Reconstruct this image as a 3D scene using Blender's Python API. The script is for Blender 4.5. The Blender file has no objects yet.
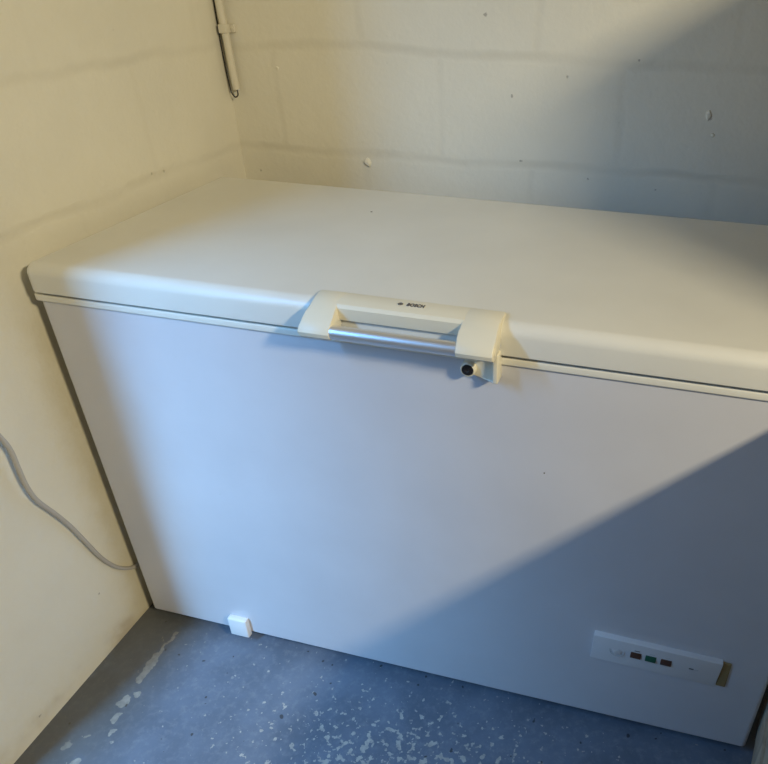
import bpy, bmesh, math, random
from mathutils import Vector, Matrix, noise
C = bpy.context.scene.collection
random.seed(4)

# ------------------------------------------------------------------ dimensions (metres)
W, DB, DL = 1.319, 0.565, 0.577            # freezer width, body depth, lid depth
XL, YB = -0.035, 0.7284                    # inner faces of the left and the back wall
XR, YF, ZC = 3.3, -3.4, 2.45

# ------------------------------------------------------------------ materials
def new_mat(name):
    m = bpy.data.materials.new(name); m.use_nodes = True
    nt = m.node_tree; b = nt.nodes['Principled BSDF']
    return m, nt, b
def node(nt, t, **kw):
    n = nt.nodes.new(t)
    for k, v in kw.items():
        if k in n.inputs.keys(): n.inputs[k].default_value = v
        else: setattr(n, k, v)
    return n
def math_(nt, op, a, b=None, c=None, clamp=False):
    n = nt.nodes.new('ShaderNodeMath'); n.operation = op; n.use_clamp = clamp
    for i, v in enumerate((a, b, c)):
        if v is None: continue
        if hasattr(v, 'is_output'): nt.links.new(v, n.inputs[i])
        else: n.inputs[i].default_value = v
    return n.outputs[0]
def maprange(nt, v, a, b, c=0, d=1, smooth=True):
    n = nt.nodes.new('ShaderNodeMapRange'); n.interpolation_type = 'SMOOTHSTEP' if smooth else 'LINEAR'
    nt.links.new(v, n.inputs[0])
    for i, x in enumerate((a, b, c, d)): n.inputs[i+1].default_value = x
    return n.outputs[0]
def mix(nt, f, a, b):
    n = nt.nodes.new('ShaderNodeMix'); n.data_type = 'RGBA'
    for s, v in ((n.inputs[0], f), (n.inputs[6], a), (n.inputs[7], b)):
        if hasattr(v, 'is_output'): nt.links.new(v, s)
        else: s.default_value = v if not isinstance(v, tuple) or len(v) == 4 else (*v, 1)
    return n.outputs[2]
def noise_(nt, vec, scale, detail=3, rough=.5):
    n = node(nt, 'ShaderNodeTexNoise', Scale=scale, Detail=detail, Roughness=rough)
    nt.links.new(vec, n.inputs['Vector']); return n.outputs['Fac']
def bump(nt, b, h, strength, dist, prev=None):
    n = node(nt, 'ShaderNodeBump', Strength=strength, Distance=dist)
    nt.links.new(h, n.inputs['Height'])
    if prev: nt.links.new(prev, n.inputs['Normal'])
    nt.links.new(n.outputs[0], b.inputs['Normal']); return n.outputs[0]

def plain(name, col, rough=.5, metal=0., grain=0., gscale=200., coat=0.):
    m, nt, b = new_mat(name)
    b.inputs['Base Color'].default_value = (*col, 1)
    b.inputs['Roughness'].default_value = rough
    b.inputs['Metallic'].default_value = metal
    b.inputs['Coat Weight'].default_value = coat
    tc = nt.nodes.new('ShaderNodeTexCoord')
    n = noise_(nt, tc.outputs['Object'], 6, 4)
    v = maprange(nt, n, .3, .7, .96, 1.03, False)
    mm = nt.nodes.new('ShaderNodeVectorMath'); mm.operation = 'SCALE'
    mm.inputs[0].default_value = col; nt.links.new(v, mm.inputs['Scale'])
    nt.links.new(mm.outputs[0], b.inputs['Base Color'])
    if grain: bump(nt, b, noise_(nt, tc.outputs['Object'], gscale, 2), grain, .001)
    return m

def painted_block(name, axis, joints_v, row0, dirt_pts=(), seed=0.):
    """cream painted blockwork; axis: the coordinate that runs along the wall (0 = x, 1 = y)."""
    m, nt, b = new_mat(name)
    tc = nt.nodes.new('ShaderNodeTexCoord'); P = tc.outputs['Object']
    sep = nt.nodes.new('ShaderNodeSeparateXYZ'); nt.links.new(P, sep.inputs[0])
    s, z = sep.outputs[axis], sep.outputs[2]
    wob = noise_(nt, P, 5 + seed, 3)
    wob = math_(nt, 'MULTIPLY', math_(nt, 'SUBTRACT', wob, .5), .04)
    s2 = math_(nt, 'ADD', s, wob); z2 = math_(nt, 'ADD', z, wob)
    # bed joints every .2205 m
    t = math_(nt, 'DIVIDE', math_(nt, 'SUBTRACT', z2, row0), .2205)
    fr = math_(nt, 'FRACT', t)
    dz = math_(nt, 'MULTIPLY', math_(nt, 'ABSOLUTE', math_(nt, 'SUBTRACT', fr, .5)), .2205)   # .110 at the joint
    hj = maprange(nt, dz, .0955, .1095)
    row = math_(nt, 'FLOOR', t)
    odd = math_(nt, 'MODULO', math_(nt, 'ADD', row, 10), 2)
    off = math_(nt, 'ADD', joints_v[0], math_(nt, 'MULTIPLY', odd, joints_v[1]))
    u = math_(nt, 'DIVIDE', math_(nt, 'SUBTRACT', s2, off), joints_v[2])
    fu = math_(nt, 'MULTIPLY', math_(nt, 'ABSOLUTE', math_(nt, 'SUBTRACT', math_(nt, 'FRACT', u), .5)), joints_v[2])
    vj = maprange(nt, fu, joints_v[2]/2-.014, joints_v[2]/2-.001)
    patch = maprange(nt, noise_(nt, P, 4.3, 4, .6), .38, .62, .42, 1)
    joint = math_(nt, 'MULTIPLY', math_(nt, 'MAXIMUM', hj, math_(nt, 'MULTIPLY', vj, joints_v[3])), patch)
    joint = math_(nt, 'MULTIPLY', joint, maprange(nt, z, joints_v[4], joints_v[4]+.08))   # thick paint hides the lower joints
    # pits
    vo = node(nt, 'ShaderNodeTexVoronoi', Scale=26.); nt.links.new(P, vo.inputs['Vector'])
    pit = maprange(nt, vo.outputs['Distance'], .10, .03)
    keep = maprange(nt, noise_(nt, P, 9, 2), .6, .68)
    pit = math_(nt, 'MULTIPLY', pit, keep)
    base = (.80, .77, .655)
    mott = maprange(nt, noise_(nt, P, 4, 5, .6), .3, .7)
    col = mix(nt, mott, base, tuple(c*.95 for c in base))
    col = mix(nt, math_(nt, 'MULTIPLY', joint, .22), col, (.47, .43, .33))
    col = mix(nt, math_(nt, 'MULTIPLY', pit, .35), col, (.2, .17, .12))
    # dirt along the floor line and by the freezer's edge
    dn = noise_(nt, P, 22, 5, .65)
    low = maprange(nt, math_(nt, 'ADD', z, math_(nt, 'MULTIPLY', dn, -.09)), .02, -.035)
    low = math_(nt, 'MULTIPLY', low, maprange(nt, noise_(nt, P, 7, 3), .38, .6))
    col = mix(nt, math_(nt, 'MULTIPLY', low, .6), col, (.42, .33, .2))
    if axis == 1:
        st = maprange(nt, math_(nt, 'ADD', s, math_(nt, 'MULTIPLY', dn, -.08)), -.10, .0)
        st = math_(nt, 'MULTIPLY', st, maprange(nt, z, .85, .70))
        col = mix(nt, math_(nt, 'MULTIPLY', st, .45), col, (.56, .47, .25))
    # single chips with a shape of their own
    for (a, zz, r) in dirt_pts:
        r *= .8
        d1 = math_(nt, 'POWER', math_(nt, 'SUBTRACT', s, a), 2)
        d2 = math_(nt, 'POWER', math_(nt, 'SUBTRACT', z, zz), 2)
        d = math_(nt, 'SQRT', math_(nt, 'ADD', d1, d2))
        d = math_(nt, 'ADD', d, math_(nt, 'MULTIPLY', math_(nt, 'SUBTRACT', noise_(nt, P, 190, 3, .7), .5), r*3))
        k = maprange(nt, d, r, r*.6)
        col = mix(nt, math_(nt, 'MULTIPLY', k, .5), col, (.16, .13, .1))
    nt.links.new(col, b.inputs['Base Color'])
    b.inputs['Roughness'].default_value = .60
    h = math_(nt, 'MULTIPLY', joint, -.22)
    h = math_(nt, 'ADD', h, math_(nt, 'MULTIPLY', noise_(nt, P, 38, 4, .6), .16))
    h = math_(nt, 'ADD', h, math_(nt, 'MULTIPLY', noise_(nt, P, 11, 4, .55), .45))
    h = math_(nt, 'ADD', h, math_(nt, 'MULTIPLY', pit, -.3))
    n1 = bump(nt, b, h, .75, .007)
    f = noise_(nt, P, 120, 3)
    bump(nt, b, f, .45, .0014, n1)
    return m

PEEL = (
        (0.0737, -0.0261, 0.0687, -0.0891, 0.0042),
        (0.0687, -0.0891, 0.0744, -0.1546, 0.0085),
        (0.0949, -0.1845, 0.0909, -0.1905, 0.0065),
        (0.0787, -0.2062, 0.0747, -0.2142, 0.0105),
        (0.0862, -0.2401, 0.0862, -0.2501, 0.0080),
        (0.0994, -0.2727, 0.0994, -0.2767, 0.0060),
        (0.0355, -0.3216, 0.0325, -0.3256, 0.0075),
        (0.0778, -0.3442, 0.0718, -0.3502, 0.0075),
        (0.0572, -0.2982, 0.0612, -0.2962, 0.0030),
        (0.1134, -0.2927, 0.1134, -0.2947, 0.0028))
def floor_mat():
    m, nt, b = new_mat('worn blue floor paint')
    tc = nt.nodes.new('ShaderNodeTexCoord'); P = tc.outputs['Object']
    sep = nt.nodes.new('ShaderNodeSeparateXYZ'); nt.links.new(P, sep.inputs[0]); x, y = sep.outputs[0], sep.outputs[1]
    cloud = maprange(nt, noise_(nt, P, 7, 5, .6), .3, .7)
    col = mix(nt, cloud, (.110, .138, .187), (.158, .196, .262))
    fine = maprange(nt, noise_(nt, P, 60, 4, .7), .45, .75)
    col = mix(nt, math_(nt, 'MULTIPLY', fine, .35), col, (.3, .33, .36))
    # flakes: dense round one worn patch, sparse elsewhere
    d1 = math_(nt, 'POWER', math_(nt, 'DIVIDE', math_(nt, 'SUBTRACT', x, .70), .30), 2)
    d2 = math_(nt, 'POWER', math_(nt, 'DIVIDE', math_(nt, 'SUBTRACT', y, -.21), .14), 2)
    d = math_(nt, 'SQRT', math_(nt, 'ADD', d1, d2))
    thr = maprange(nt, d, .2, 2.0, -.02, .20, False)
    f1 = math_(nt, 'SUBTRACT', noise_(nt, P, 66, 4, .6), thr)
    vo = node(nt, 'ShaderNodeTexVoronoi', Scale=85.); vo.distance = 'MANHATTAN'; nt.links.new(P, vo.inputs['Vector'])
    f1 = math_(nt, 'ADD', f1, math_(nt, 'MULTIPLY', math_(nt, 'SUBTRACT', .35, vo.outputs['Distance']), .16))
    flake = maprange(nt, f1, .480, .500)
    f2 = math_(nt, 'MULTIPLY', maprange(nt, noise_(nt, P, 75, 2), .70, .715), maprange(nt, noise_(nt, P, 6, 2), .4, .6))
    # peeled spots in a row parallel to the left wall
    wv = nt.nodes.new('ShaderNodeVectorMath'); wv.operation = 'MULTIPLY_ADD'
    nn = node(nt, 'ShaderNodeTexNoise', Scale=55., Detail=3.); nt.links.new(P, nn.inputs['Vector'])
    nt.links.new(nn.outputs['Color'], wv.inputs[0]); wv.inputs[1].default_value = (.022, .022, 0); nt.links.new(P, wv.inputs[2])
    strip = None
    for (xa, ya, xb, yb, r) in PEEL:
        A = nt.nodes.new('ShaderNodeVectorMath'); A.operation = 'SUBTRACT'; nt.links.new(wv.outputs[0], A.inputs[0]); A.inputs[1].default_value = (xa+.011, ya+.011, 0)
        vx, vy = xb-xa, yb-ya; L2 = vx*vx+vy*vy
        D = nt.nodes.new('ShaderNodeVectorMath'); D.operation = 'DOT_PRODUCT'; nt.links.new(A.outputs[0], D.inputs[0]); D.inputs[1].default_value = (vx/L2, vy/L2, 0)
        t = math_(nt, 'MULTIPLY', D.outputs['Value'], 1., clamp=True)
        S = nt.nodes.new('ShaderNodeVectorMath'); S.operation = 'SCALE'; S.inputs[0].default_value = (vx, vy, 0); nt.links.new(t, S.inputs['Scale'])
        Q = nt.nodes.new('ShaderNodeVectorMath'); Q.operation = 'DISTANCE'; nt.links.new(A.outputs[0], Q.inputs[0]); nt.links.new(S.outputs[0], Q.inputs[1])
        k = maprange(nt, Q.outputs['Value'], r, r-.0015)
        strip = k if strip is None else math_(nt, 'MAXIMUM', strip, k)
    top = math_(nt, 'MAXIMUM', math_(nt, 'MAXIMUM', flake, f2), strip)
    bare = mix(nt, maprange(nt, noise_(nt, P, 90, 3), .35, .65), (.40, .385, .355), (.53, .51, .46))
    col = mix(nt, math_(nt, 'MULTIPLY', top, .85), col, bare)
    # dark grit
    gr = maprange(nt, noise_(nt, P, 48, 1), .74, .76)
    col = mix(nt, math_(nt, 'MULTIPLY', gr, .8), col, (.035, .03, .028))
    # brown soiling by the wall, darkened to paint in the shadow there
    soil_shade = math_(nt, 'MULTIPLY', maprange(nt, x, .20, .03), maprange(nt, noise_(nt, P, 9, 4), .15, .45))
    col = mix(nt, math_(nt, 'MULTIPLY', soil_shade, .65), col, (.090, .082, .062))
    nt.links.new(col, b.inputs['Base Color'])
    b.inputs['Roughness'].default_value = .42
    h = math_(nt, 'ADD', math_(nt, 'MULTIPLY', noise_(nt, P, 14, 4), .5), math_(nt, 'MULTIPLY', top, -.12))
    n1 = bump(nt, b, h, .35, .004)
    bump(nt, b, noise_(nt, P, 150, 2), .15, .001, n1)
    return m

def wood_mat():
    m, nt, b = new_mat('pale bare wood')
    tc = nt.nodes.new('ShaderNodeTexCoord')
    mp = nt.nodes.new('ShaderNodeMapping'); mp.inputs['Scale'].default_value = (18, 18, 1.2)
    nt.links.new(tc.outputs['Object'], mp.inputs[0])
    n = noise_(nt, mp.outputs[0], 4, 5, .6)
    nt.links.new(mix(nt, maprange(nt, n, .35, .65), (.62, .54, .41), (.46, .38, .28)), b.inputs['Base Color'])
    b.inputs['Roughness'].default_value = .6
    bump(nt, b, n, .2, .001)
    return m

M = dict(
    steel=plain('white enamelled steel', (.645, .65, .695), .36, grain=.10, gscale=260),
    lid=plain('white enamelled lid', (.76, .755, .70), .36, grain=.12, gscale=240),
    trim=plain('off white plastic trim', (.78, .77, .70), .45),
    gasket=plain('dark rubber gasket', (.10, .085, .06), .7),
    cream=plain('cream plastic', (.80, .76, .62), .42, grain=.05, gscale=300),
    chrome=plain('brushed aluminium', (.80, .80, .82), .40, .85),
    black=plain('black plastic', (.015, .014, .016), .4),
    white=plain('white plastic', (.80, .81, .82), .42),
    panel=plain('white panel plastic', (.68, .68, .70), .45),
    glue=plain('yellowed glue', (.30, .215, .09), .6, grain=.5, gscale=120),
    lensb=plain('brown indicator lens', (.10, .045, .028), .3),
    lensg=plain('green indicator lens', (.02, .12, .07), .3),
    print=plain('grey print', (.10, .10, .11), .6),
    faint=plain('faint grey print', (.55, .56, .58), .6),
    conduit=plain('painted conduit', (.72, .68, .56), .5),
    cable=plain('grey white cable sheath', (.50, .47, .42), .45),
    dark=plain('dark cable sheath', (.02, .018, .018), .4),
    plaster=plain('painted plaster', (.80, .77, .655), .62, grain=.3, gscale=90),
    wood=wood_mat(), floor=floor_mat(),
    wall_b=painted_block('painted block back wall', 0, (.09, .21, .40, .5, -9), .903,
        [(.5904, 1.198, .006), (.9137, 1.1282, .0035), (.6772, .9143, .004), (.8319, .8867, .004), (.9813, .8747, .0035), (1.0708, 1.0298, .007), (.6522, 1.0479, .004)]),
    wall_l=painted_block('painted block left wall', 1, (.41, .227, .454, .3, .78), .903,
        [(-.082, .156, .004), (-.30, .035, .004)], seed=1.),
    other=plain('grey plaster of the room', (.30, .29, .27), .8),
)

# ------------------------------------------------------------------ mesh helpers
def link(name, bm, mat, parent=None, smooth=True, angle=38):
    bmesh.ops.recalc_face_normals(bm, faces=bm.faces)
    if smooth:
        for f in bm.faces: f.smooth = True
        for e in bm.edges:
            if len(e.link_faces) == 2 and e.calc_face_angle(0) > math.radians(angle): e.smooth = False
    me = bpy.data.meshes.new(name); bm.to_mesh(me); bm.free()
    me.materials.append(mat)
    o = bpy.data.objects.new(name, me); C.objects.link(o)
    if parent: o.parent = parent
    return o
def add_box(bm, x0, x1, y0, y1, z0, z1, bev=0., seg=3):
    r = bmesh.ops.create_cube(bm, size=1)
    vs = r['verts']
    for v in vs:
        v.co = Vector((x0+(v.co.x+.5)*(x1-x0), y0+(v.co.y+.5)*(y1-y0), z0+(v.co.z+.5)*(z1-z0)))
    if bev:
        es = list({e for v in vs for e in v.link_edges})
        bmesh.ops.bevel(bm, geom=es, offset=bev, segments=seg, profile=.5, affect='EDGES', clamp_overlap=True)
    return bm
def box(*a, **k): return add_box(bmesh.new(), *a, **k)
def add_slab(bm, x0, x1, y0, y1, z0, z1, rc, rt, rb=0., cs=6, ts=6):
    """box with rounded upright corners (rc), rounded top edge (rt) and bottom edge (rb)."""
    def ring(ins, z):
        pts = []; r = max(rc-ins, .0005)
        for cx, cy, a0 in ((x1-ins-r, y1-ins-r, 0), (x0+ins+r, y1-ins-r, 90), (x0+ins+r, y0+ins+r, 180), (x1-ins-r, y0+ins+r, 270)):
            for i in range(cs+1):
                a = math.radians(a0+90*i/cs); pts.append(bm.verts.new((cx+r*math.cos(a), cy+r*math.sin(a), z)))
        return pts
    rings = []
    if rb:
        for i in range(ts): a = math.pi/2*i/ts; rings.append(ring(rb*(1-math.sin(a)), z0+rb*(1-math.cos(a))))
    rings.append(ring(0, z0+rb))
    for i in range(ts+1):
        a = math.pi/2*i/ts if rt else 0
        rings.append(ring(rt*(1-math.cos(a)), z1-rt+rt*math.sin(a)))
        if not rt: break
    for A, B in zip(rings, rings[1:]):
        for i in range(len(A)): bm.faces.new((A[i], A[(i+1) % len(A)], B[(i+1) % len(A)], B[i]))
    bm.faces.new(rings[-1]); bm.faces.new(rings[0][::-1])
    return bm
def add_extrude_x(bm, prof, x0, x1, bev=.0):
    """closed (y,z) outline pushed along x."""
    a = [bm.verts.new((x0, y, z)) for y, z in prof]; b = [bm.verts.new((x1, y, z)) for y, z in prof]
    n = len(a); side = []
    for i in range(n): bm.faces.new((a[i], a[(i+1) % n], b[(i+1) % n], b[i]))
    fa = bm.faces.new(a[::-1]); fb = bm.faces.new(b)
    if bev:
        bmesh.ops.bevel(bm, geom=list(fa.edges)+list(fb.edges), offset=bev, segments=2, profile=.5, affect='EDGES', clamp_overlap=True)
    return bm
def smooth_path(pts, n=8):
    P = [Vector(p) for p in pts]; P = [2*P[0]-P[1]] + P + [2*P[-1]-P[-2]]; out = []
    for i in range(1, len(P)-2):
        for k in range(n):
            t = k/n
            out.append(.5*((2*P[i]) + (P[i+1]-P[i-1])*t + (2*P[i-1]-5*P[i]+4*P[i+1]-P[i+2])*t*t + (3*P[i]-P[i-1]-3*P[i+1]+P[i+2])*t**3))
    out.append(P[-2]); return out
def add_tube(bm, pts, r, seg=12):
    prev = None; up = Vector((.3, .2, 1)).normalized(); first = None
    for i, p in enumerate(pts):
        d = (pts[min(i+1, len(pts)-1)]-pts[max(i-1, 0)]).normalized()
        u = (up-d*up.dot(d)).normalized(); up = u; v = d.cross(u)
        ring = [bm.verts.new(p+r*(math.cos(2*math.pi*k/seg)*u+math.sin(2*math.pi*k/seg)*v)) for k in range(seg)]
        if prev:
            for k in range(seg): bm.faces.new((prev[k], prev[(k+1) % seg], ring[(k+1) % seg], ring[k]))
        else: first = ring
        prev = ring
    bm.faces.new(first[::-1]); bm.faces.new(prev); return bm
def add_lathe(bm, prof, mat=Matrix(), seg=28):
    """(radius, height) profile round the local z axis, placed by mat."""
    prev = None
    for r, h in prof:
        ring = [bm.verts.new(mat @ Vector((r*math.cos(2*math.pi*k/seg), r*math.sin(2*math.pi*k/seg), h))) for k in range(seg)]
        if prev:
            for k in range(seg): bm.faces.new((prev[k], prev[(k+1) % seg], ring[(k+1) % seg], ring[k]))
        else: bm.faces.new(ring[::-1])
        prev = ring
    bm.faces.new(prev); return bm
def text(name, body, size, loc, rot, mat, parent, depth=.0003, sx=1.):
    cu = bpy.data.curves.new(name, 'FONT'); cu.body = body; cu.size = size; cu.extrude = depth; cu.offset = size*.012
    cu.align_x = 'CENTER'; cu.align_y = 'CENTER'
    t = bpy.data.objects.new(name+'_tmp', cu); C.objects.link(t)
    bpy.context.view_layer.update()
    me = bpy.data.meshes.new_from_object(t.evaluated_get(bpy.context.evaluated_depsgraph_get()))
    bpy.data.objects.remove(t)
    me.transform(Matrix.Diagonal((sx, 1, 1, 1)))
    me.materials.clear(); me.materials.append(mat); me.name = name
    o = bpy.data.objects.new(name, me); C.objects.link(o); o.location = loc; o.rotation_euler = rot; o.parent = parent
    return o
def lerp_(x, pts):
    for (a, u), (b, v) in zip(pts, pts[1:]):
        if x <= b: return u+(v-u)*max(0, (x-a)/(b-a))
    return pts[-1][1]
def struct(o): o['kind'] = 'structure'; return o
def tag(o, label, cat): o['label'] = label; o['category'] = cat; return o
def empty(name, loc=(0, 0, 0)):
    o = bpy.data.objects.new(name, None); C.objects.link(o); o.location = loc; o.empty_display_size = .1; return o

# ------------------------------------------------------------------ the room
T = .2
DY0, DY1, DZ = -.56, -1.65, 2.05           # door opening in the left wall
XO = -1.6
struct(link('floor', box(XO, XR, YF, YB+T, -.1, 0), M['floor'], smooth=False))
struct(link('wall_back', box(XL-T, XR, YB, YB+T, 0, ZC), M['wall_b'], smooth=False))
bm = bmesh.new()
add_box(bm, XL-T, XL, DY0, YB, 0, ZC)
wl = struct(link('wall_left', bm, M['wall_l'], smooth=False))
bm = bmesh.new()
add_box(bm, XL-T, XL, YF, DY1, 0, ZC)
add_box(bm, XL-T, XL, DY1, DY0, DZ, ZC)
struct(link('wall_left_front', bm, M['other'], smooth=False))
struct(link('wall_right', box(XR, XR+T, YF, YB+T, 0, ZC), M['other'], smooth=False))
struct(link('wall_front', box(XL-T, XR, YF-T, YF, 0, ZC), M['other'], smooth=False))
struct(link('ceiling', box(XL-T, XR, YF, YB+T, ZC, ZC+.15), M['other'], smooth=False))
wb = bpy.data.objects['wall_back']
# plaster lump and small blobs proud of the back wall
def lump(name, x, z, r, parent, sq=1.):
    bm = bmesh.new(); bmesh.ops.create_icosphere(bm, subdivisions=3, radius=r)
    for v in bm.verts:
        v.co *= 1+.35*noise.noise(v.co*(1.2/r)+Vector((x*9, z*7, 0)))
        v.co.y *= .8; v.co.z *= sq; v.co += Vector((x, YB, z))
    o = link(name, bm, M['plaster'], parent, angle=180)
lump('plaster_lump', .3033, .884, .0085, wb, 1.2)
lump('plaster_lump', 1.068, 1.033, .005, wb, 2.0)
lump('plaster_lump', 1.083, .995, .004, wb)
lump('plaster_lump', .097, 1.078, .004, wb)

# ------------------------------------------------------------------ the chest freezer
fz = tag(empty('chest_freezer'), 'long white chest freezer with a cream handle, closed, standing in the room corner', 'freezer')
link('body', add_slab(bmesh.new(), 0, W, 0, DB, .03, .800, .010, .0, .004), M['steel'], fz)
link('trim_strip', add_slab(bmesh.new(), -.008, W+.006, -.005, DB+.003, .8000, .8130, .012, .003, .003), M['trim'], fz)
link('gasket', add_slab(bmesh.new(), .006, W-.006, .004, DB-.004, .8125, .8225, .01, .0), M['gasket'], fz)
lid = link('lid', add_slab(bmesh.new(), -.001, W+.006, -.012, DL, .8195, .8695, .016, .020, .002, 8, 10), M['lid'], fz, angle=60)
for x, y in ((.06, .05), (W-.06, .05), (.06, DB-.05), (W-.06, DB-.05)):
    link('foot', add_lathe(bmesh.new(), [(.02, 0), (.022, .003), (.022, .02), (.028, .022), (.028, .031)], Matrix.Translation((x, y, 0))), M['black'], fz)
for x in (.22, W-.22):
    link('hinge', box(x-.03, x+.03, DB-.002, DB+.022, .74, .835, bev=.003), M['white'], fz)

# handle: a hooded cream bracket with two arms and a metal grip bar between them
hb = bmesh.new()
outer = [(.022, .8697), (.021, .8735), (.012, .8755), (-.008, .8750), (-.022, .8705), (-.035, .8635), (-.047, .8545), (-.0560, .8460),
         (-.0588, .8395), (-.0570, .8330), (-.0510, .8280), (-.043, .8268), (-.033, .8295), (-.020, .8350), (-.0125, .838), (-.0125, .855), (-.006, .8665)]
add_extrude_x(hb, outer, .516, .571, .0025)
add_extrude_x(hb, outer, .761, .816, .0025)
hood = [(.022, .8697), (.021, .8735), (.012, .8755), (-.008, .8752), (-.0190, .8722), (-.0232, .8675), (-.0220, .858), (-.0195, .8475), (-.0125, .8460), (-.0125, .855), (-.006, .8665)]
add_extrude_x(hb, hood, .569, .763)
for v in hb.verts:
    if v.co.x < .53: v.co.x += lerp_(v.co.y, ((-.059, .004), (-.045, .009), (-.02, .013), (0, .012), (.023, .009)))
handle = link('handle_bracket', hb, M['cream'], fz, angle=30)
handle['label'] = 'cream plastic handle bracket'
bar = link('grip_bar', add_lathe(bmesh.new(), [(.0085, 0), (.0105, .0015), (.0105, .1975), (.0085, .199)],
     Matrix.Translation((.566, -.0465, .8395)) @ Matrix.Rotation(math.pi/2, 4, 'Y')), M['chrome'], fz)
bar['label'] = 'silver metal grip bar'
add = link('screw_cap', add_lathe(bmesh.new(), [(.0065, 0), (.0065, .001), (.005, .0016)],
     Matrix.Translation((.8158, -.044, .840)) @ Matrix.Rotation(math.pi/2, 4, 'Y')), M['cream'], handle)
# printed maker's mark on the hood
th = math.radians(0)
ring = bmesh.new()
add_tube(ring, [Vector((.6615+.0034*math.cos(a*math.pi/10), 0+.0034*math.sin(a*math.pi/10), .8760)) for a in range(21)], .0005, 6)
add_box(ring, .6603, .6627, -.0003, .0003, .8758, .8765)
add_box(ring, .6601, .6605, -.0017, .0017, .8758, .8765)
add_box(ring, .6625, .6629, -.0017, .0017, .8758, .8765)
link('logo_ring', ring, M['print'], handle)
text('brand_lettering', 'BOSCH', .0125, (.6850, .0005, .8757), (0, 0, 0), M['print'], handle, .0006, .66)

# lock under the right arm
lk = bmesh.new()
prof = [(.758, .790), (.768, .7835), (.785, .7795), (.806, .7775), (.8135, .7800), (.816, .7850), (.816, .826), (.780, .826), (.772, .815)]
a = [lk.verts.new((x, 0.001, z)) for x, z in prof]; b = [lk.verts.new((x, -.012 if x < .80 else -.020, z)) for x, z in prof]
n = len(a)
for i in range(n): lk.faces.new((a[i], a[(i+1) % n], b[(i+1) % n], b[i]))
f1 = lk.faces.new(a); f2 = lk.faces.new(b[::-1])
bmesh.ops.triangulate(lk, faces=[f2])
add_box(lk, .8085, .8165, -.028, -.002, .780, .828, bev=.002)
lock = link('lock_housing', lk, M['cream'], fz, angle=30)
Ry = Matrix.Rotation(math.pi/2, 4, 'X')
brl = link('lock_barrel', add_lathe(bmesh.new(), [(.0118, 0), (.0118, .014), (.0112, .0165), (.0095, .0175), (.0086, .0150)],
      Matrix.Translation((.7690, -.004, .7930)) @ Ry), M['cream'], lock)
kh = link('keyhole', add_lathe(bmesh.new(), [(.0085, 0), (.0083, .006), (.0030, .0065), (.0010, .0050)],
      Matrix.Translation((.7690, -.0160, .7930)) @ Ry), M['black'], lock)
kh['label'] = 'black round keyhole'

# control panel, a wedge proud of the front
cp = empty('control_panel'); cp.parent = fz; cp.location = (1.1175, 0, .2310); cp.rotation_euler = (0, math.radians(1.6), 0)
bm = bmesh.new(); hw, hh = .1145, .0365
P = [(-.0, hh), (-.0125, hh-.004), (-.0015, -hh), (0, -hh)]
add_extrude_x(bm, [(.001, hh+.002), (-.0085, hh+.0005), (-.0098, hh-.0005), (-.0105, hh-.0025), (-.0030, -hh+.002), (.001, -hh)], -hw, hw, .0012)
pl = link('panel_plate', bm, M['panel'], cp, angle=30)
tilt = math.atan2(.0075, 2*hh-.0045)
def on_panel(z): return -.0105 + (hh-.0025-z)*math.tan(tilt)
def chip(name, x, z, w, h, mat, lab=None, d=.0012):
    o = link(name, box(-w/2, w/2, -d, d, -h/2, h/2, bev=.0006, seg=2), mat, cp)
    o.location = (x, on_panel(z)-.0003, z); o.rotation_euler = (-tilt, 0, 0)
    if lab: o['label'] = lab
    return o
for i, (x, mt, lab) in enumerate(((-.0355, M['lensb'], 'dark reddish brown indicator at the left'), (-.0085, M['lensg'], 'dark green indicator in the middle'), (.0190, M['lensb'], 'dark reddish brown indicator at the right'))):
    chip('indicator_light', x+.001, .0055, .0195, .0160, mt, lab)
    chip('printed_mark', x+.002, .0180, .010, .0014, M['faint'] if i else M['print'], d=.0004)
chip('printed_mark', .0655, .0030, .0080, .0026, M['print'], d=.0004)
chip('printed_mark', .0740, .0026, .0085, .0022, M['faint'], d=.0004)
dial = bmesh.new()
for r0 in (.0135,):
    pts = [Vector((r0*math.cos(k*math.pi/12), 0, r0*math.sin(k*math.pi/12))) for k in range(25)]
    add_tube(dial, pts, .0005, 6)
for k in range(0, 12):
    a = k*math.pi/6; add_tube(dial, [Vector((.0105*math.cos(a), 0, .0105*math.sin(a))), Vector((.0128*math.cos(a), 0, .0128*math.sin(a)))], .0005, 6)
add_tube(dial, [Vector((-.005, 0, -.005)), Vector((.005, 0, .005))], .0009, 6)
do = link('thermostat_dial', dial, M['faint'], cp); do.location = (-.0690, on_panel(.006)-.0004, .006); do.rotation_euler = (-tilt, 0, 0)
dk = link('dial_knob', add_lathe(bmesh.new(), [(.0095, 0), (.0095, .0012), (.0085, .0018)], Ry), M['panel'], cp)
dk.location = (-.0690, on_panel(.006)+.0012, .006); dk.rotation_euler = (-tilt, 0, 0)
gl = link('glue_residue', box(1.2320, 1.2485, -.0035, .001, .197, .261, bev=.002), M['glue'], fz)
gl['label'] = 'yellowed brown strip of old glue'
dc = bmesh.new(); add_box(dc, .2100, .2560, -.014, .001, .0235, .0765, bev=.0035, seg=3)
link('drain_cover', dc, M['white'], fz)
# small chips in the enamel
for x, z in ((.8900, .6120), (.265, .43)):
    link('enamel_chip', add_lathe(bmesh.new(), [(.0016, 0), (.0011, .0006)], Matrix.Translation((x, .0002, z)) @ Ry, 9), M['gasket'] if z > .5 else M['faint'], fz)
link('enamel_chip', add_lathe(bmesh.new(), [(.0028, 0), (.002, .0006)], Matrix.Translation((.4420, .4150, .8693)), 9), M['gasket'], lid)

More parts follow.
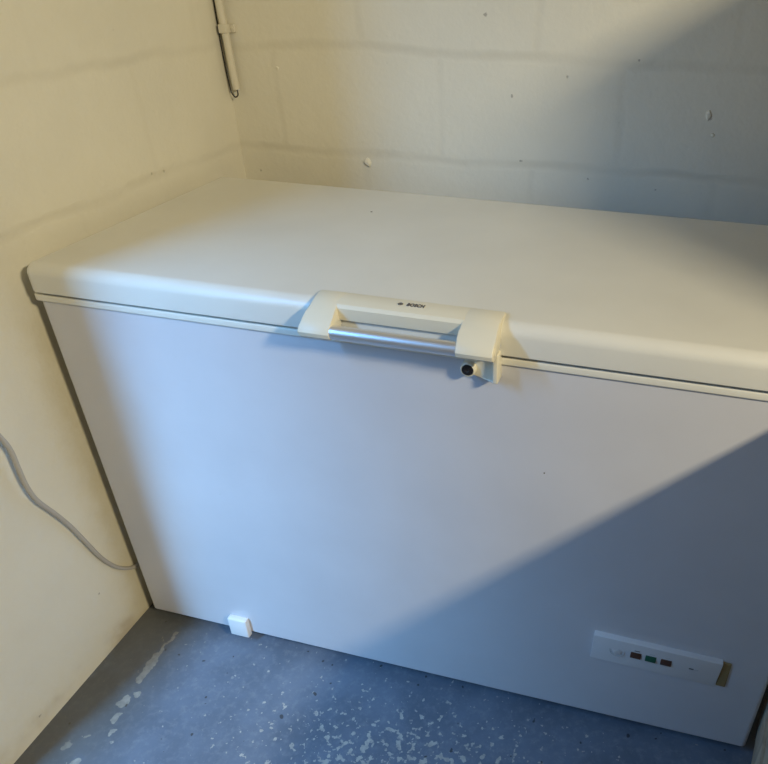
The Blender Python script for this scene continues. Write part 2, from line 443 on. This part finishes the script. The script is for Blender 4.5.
# ------------------------------------------------------------------ things on the walls
cd = tag(empty('conduit', (0, 0, 0)), 'thin cream conduit clipped in the room corner above the freezer', 'conduit')
path = smooth_path([(-.0165, .712, 1.75), (-.0160, .712, 1.45), (-.0153, .712, 1.2104), (-.0133, .714, 1.1405), (-.0123, .715, 1.0711), (-.0103, .716, 1.030)], 6)
link('pipe', add_tube(bmesh.new(), path, .0085, 14), M['conduit'], cd)
cl = bmesh.new(); add_box(cl, -.024, -.005, .7035, .729, 1.146, 1.164, bev=.002); add_box(cl, -.006, .006, .7215, .729, 1.147, 1.163, bev=.0015)
clip = link('clip', cl, M['conduit'], cd)
link('nail', add_lathe(bmesh.new(), [(.003, 0), (.003, .002), (.001, .003)], Matrix.Translation((.001, .7218, 1.155)) @ Ry, 12), M['conduit'], clip)
wr = smooth_path([(-.0310, .716, 1.75), (-.0312, .716, 1.45), (-.0310, .7165, 1.21), (-.0318, .7165, 1.1316), (-.0305, .7165, 1.07), (-.0262, .7155, 1.0265), (-.0205, .714, 1.0170), (-.0140, .712, 1.0135), (-.0065, .711, 1.0185), (-.0062, .711, 1.0310)], 6)
w = link('wire', add_tube(bmesh.new(), wr, .0015, 10), M['dark'], cd)
w['label'] = 'thin black wire hooked at its lower end'

pc = tag(empty('power_cable', (0, 0, 0)), 'grey white power cable sagging across the left wall to the freezer', 'cable')
cs = [(-.026, -.50, .96), (-.016, -.38, .95), (-.002, -.27, .86), (-.003, -.195, .73), (-.005, -.1605, .6230), (-.007, -.151, .5855), (-.009, -.150, .5493), (-.011, -.1485, .5059), (-.013, -.1400, .4650),
      (-.016, -.1174, .4152), (-.019, -.0945, .3600), (-.0215, -.0742, .2960), (-.0245, -.0538, .2350), (-.027, -.0283, .1851), (-.028, -.0011, .1535), (-.0285, .0200, .1400), (-.0285, .06, .128), (-.028, .15, .12), (-.026, .34, .12), (-.020, .52, .14), (.02, .585, .15), (.08, .575, .15)]
link('sheath', add_tube(bmesh.new(), smooth_path(cs, 8), .0043, 12), M['cable'], pc)
link('plug', box(-.0345, -.006, -.53, -.48, .93, .99, bev=.006), M['white'], pc)

# ------------------------------------------------------------------ wooden furniture right of the freezer
cb = tag(empty('wooden_cabinet', (0, 0, 0)), 'low pale wooden cabinet standing against the right end of the freezer', 'cabinet')
def side_board(prof, x0, x1, bev=.0015): return add_extrude_x(bmesh.new(), prof, x0, x1, bev)
X0, X1 = 1.332, 1.735
link('side_panel', side_board([(-.0188, .0), (-.0185, .0124), (.0240, .0913), (.0300, .1676), (.033, .862), (-.90, .862), (-.90, .0)], X0+.006, X0+.022), M['wood'], cb)
link('edge_strip', side_board([(-.030, .0), (-.0188, .0124), (.0240, .0913), (.0314, .1676), (.034, .862), (.0135, .862), (.0120, .166), (-.054, .079), (-.075, .0)], X0, X0+.006, .001), M['wood'], cb)
link('top', box(X0, X1, -.92, .04, .862, .885, bev=.002), M['wood'], cb)
link('front_panel', box(X0+.022, X1-.02, -.90, -.882, .04, .862), M['wood'], cb)
dr = link('door', box(X0+.03, X1-.008, -.916, -.9, .06, .85, bev=.002), M['wood'], cb)
link('knob', add_lathe(bmesh.new(), [(.006, 0), (.006, .012), (.014, .018), (.014, .026), (.009, .03)], Matrix.Translation((X0+.06, -.915, .5)) @ Ry), M['wood'], dr)
link('back_panel', box(X0+.022, X1-.02, .015, .033, .0, .862), M['wood'], cb)
link('side_panel', box(X1-.018, X1-.002, -.90, .033, .0, .862), M['wood'], cb)
tc_ = tag(empty('shadow_cupboard', (0, 0, 0)), 'tall pale wooden cupboard added out of view right of the low cabinet to shade the back wall', 'cupboard')  # unseen cupboard, added and sized for its soft shadow on lid and back wall
link('carcass', box(1.752, 2.25, -.385, YB-.01, .0, 1.625, bev=.002), M['wood'], tc_)
link('top', box(1.746, 2.256, -.39, YB-.004, 1.625, 1.645, bev=.002), M['wood'], tc_)
for x in (1.757, 2.003):
    link('door', box(x, x+.24, -.403, -.386, .04, 1.615, bev=.002), M['wood'], tc_)

# ------------------------------------------------------------------ light
def light(name, kind, loc, col, energy, **kw):
    l = bpy.data.lights.new(name, kind); l.color = col; l.energy = energy
    for k, v in kw.items(): setattr(l, k, v)
    o = bpy.data.objects.new(name, l); C.objects.link(o); o.location = loc; return o
def aim(o, t): o.rotation_euler = (Vector(t)-o.location).to_track_quat('-Z', 'Y').to_euler()
#LIGHTS
# strip lamp under the ceiling, its length along the room's depth
l = light('ceiling_lamp', 'AREA', (2.55, -1.265, 2.10), (1., .86, .58), 53.5, shape='RECTANGLE', size=.09, size_y=.32)
l.rotation_euler = (0, math.radians(48), 0)
# daylight entering by the narrow gap of the doorway in the left wall: clear sky above, lit ground and sky below
d = light('doorway_daylight', 'AREA', (-.12, -.86, .90), (.26, .59, 1.), 6.7, shape='RECTANGLE', size=.05, size_y=1.5, spread=math.radians(95))
aim(d, (0, 0, .20))
d = light('doorway_sky', 'AREA', (-.12, -.86, 1.5), (.16, .48, 1.), 7.0, shape='RECTANGLE', size=.05, size_y=.6, spread=math.radians(125))
aim(d, (.05, 0, .50))
#END
wd = bpy.data.worlds.new('World'); bpy.context.scene.world = wd; wd.use_nodes = True
bg = wd.node_tree.nodes['Background']; bg.inputs[0].default_value = (.5, .7, 1, 1); bg.inputs[1].default_value = 0.05

# ------------------------------------------------------------------ camera
cam = bpy.data.cameras.new('camera'); co = bpy.data.objects.new('camera', cam); C.objects.link(co)
co.location = (1.0241, -.8865, 1.3018); co.rotation_euler = (.9837, -.013, .2565)
cam.sensor_fit = 'HORIZONTAL'; cam.sensor_width = 36; cam.lens = 702.7757/768*36
cam.shift_x = (384-490.432)/768; cam.shift_y = (422.2337-382)/768
cam.clip_start = .02
sc = bpy.context.scene; sc.camera = co
sc.view_settings.view_transform = 'Standard'; sc.view_settings.look = 'None'; sc.view_settings.gamma = 1
sc.view_settings.exposure = 0.
sc.view_settings.use_curve_mapping = False
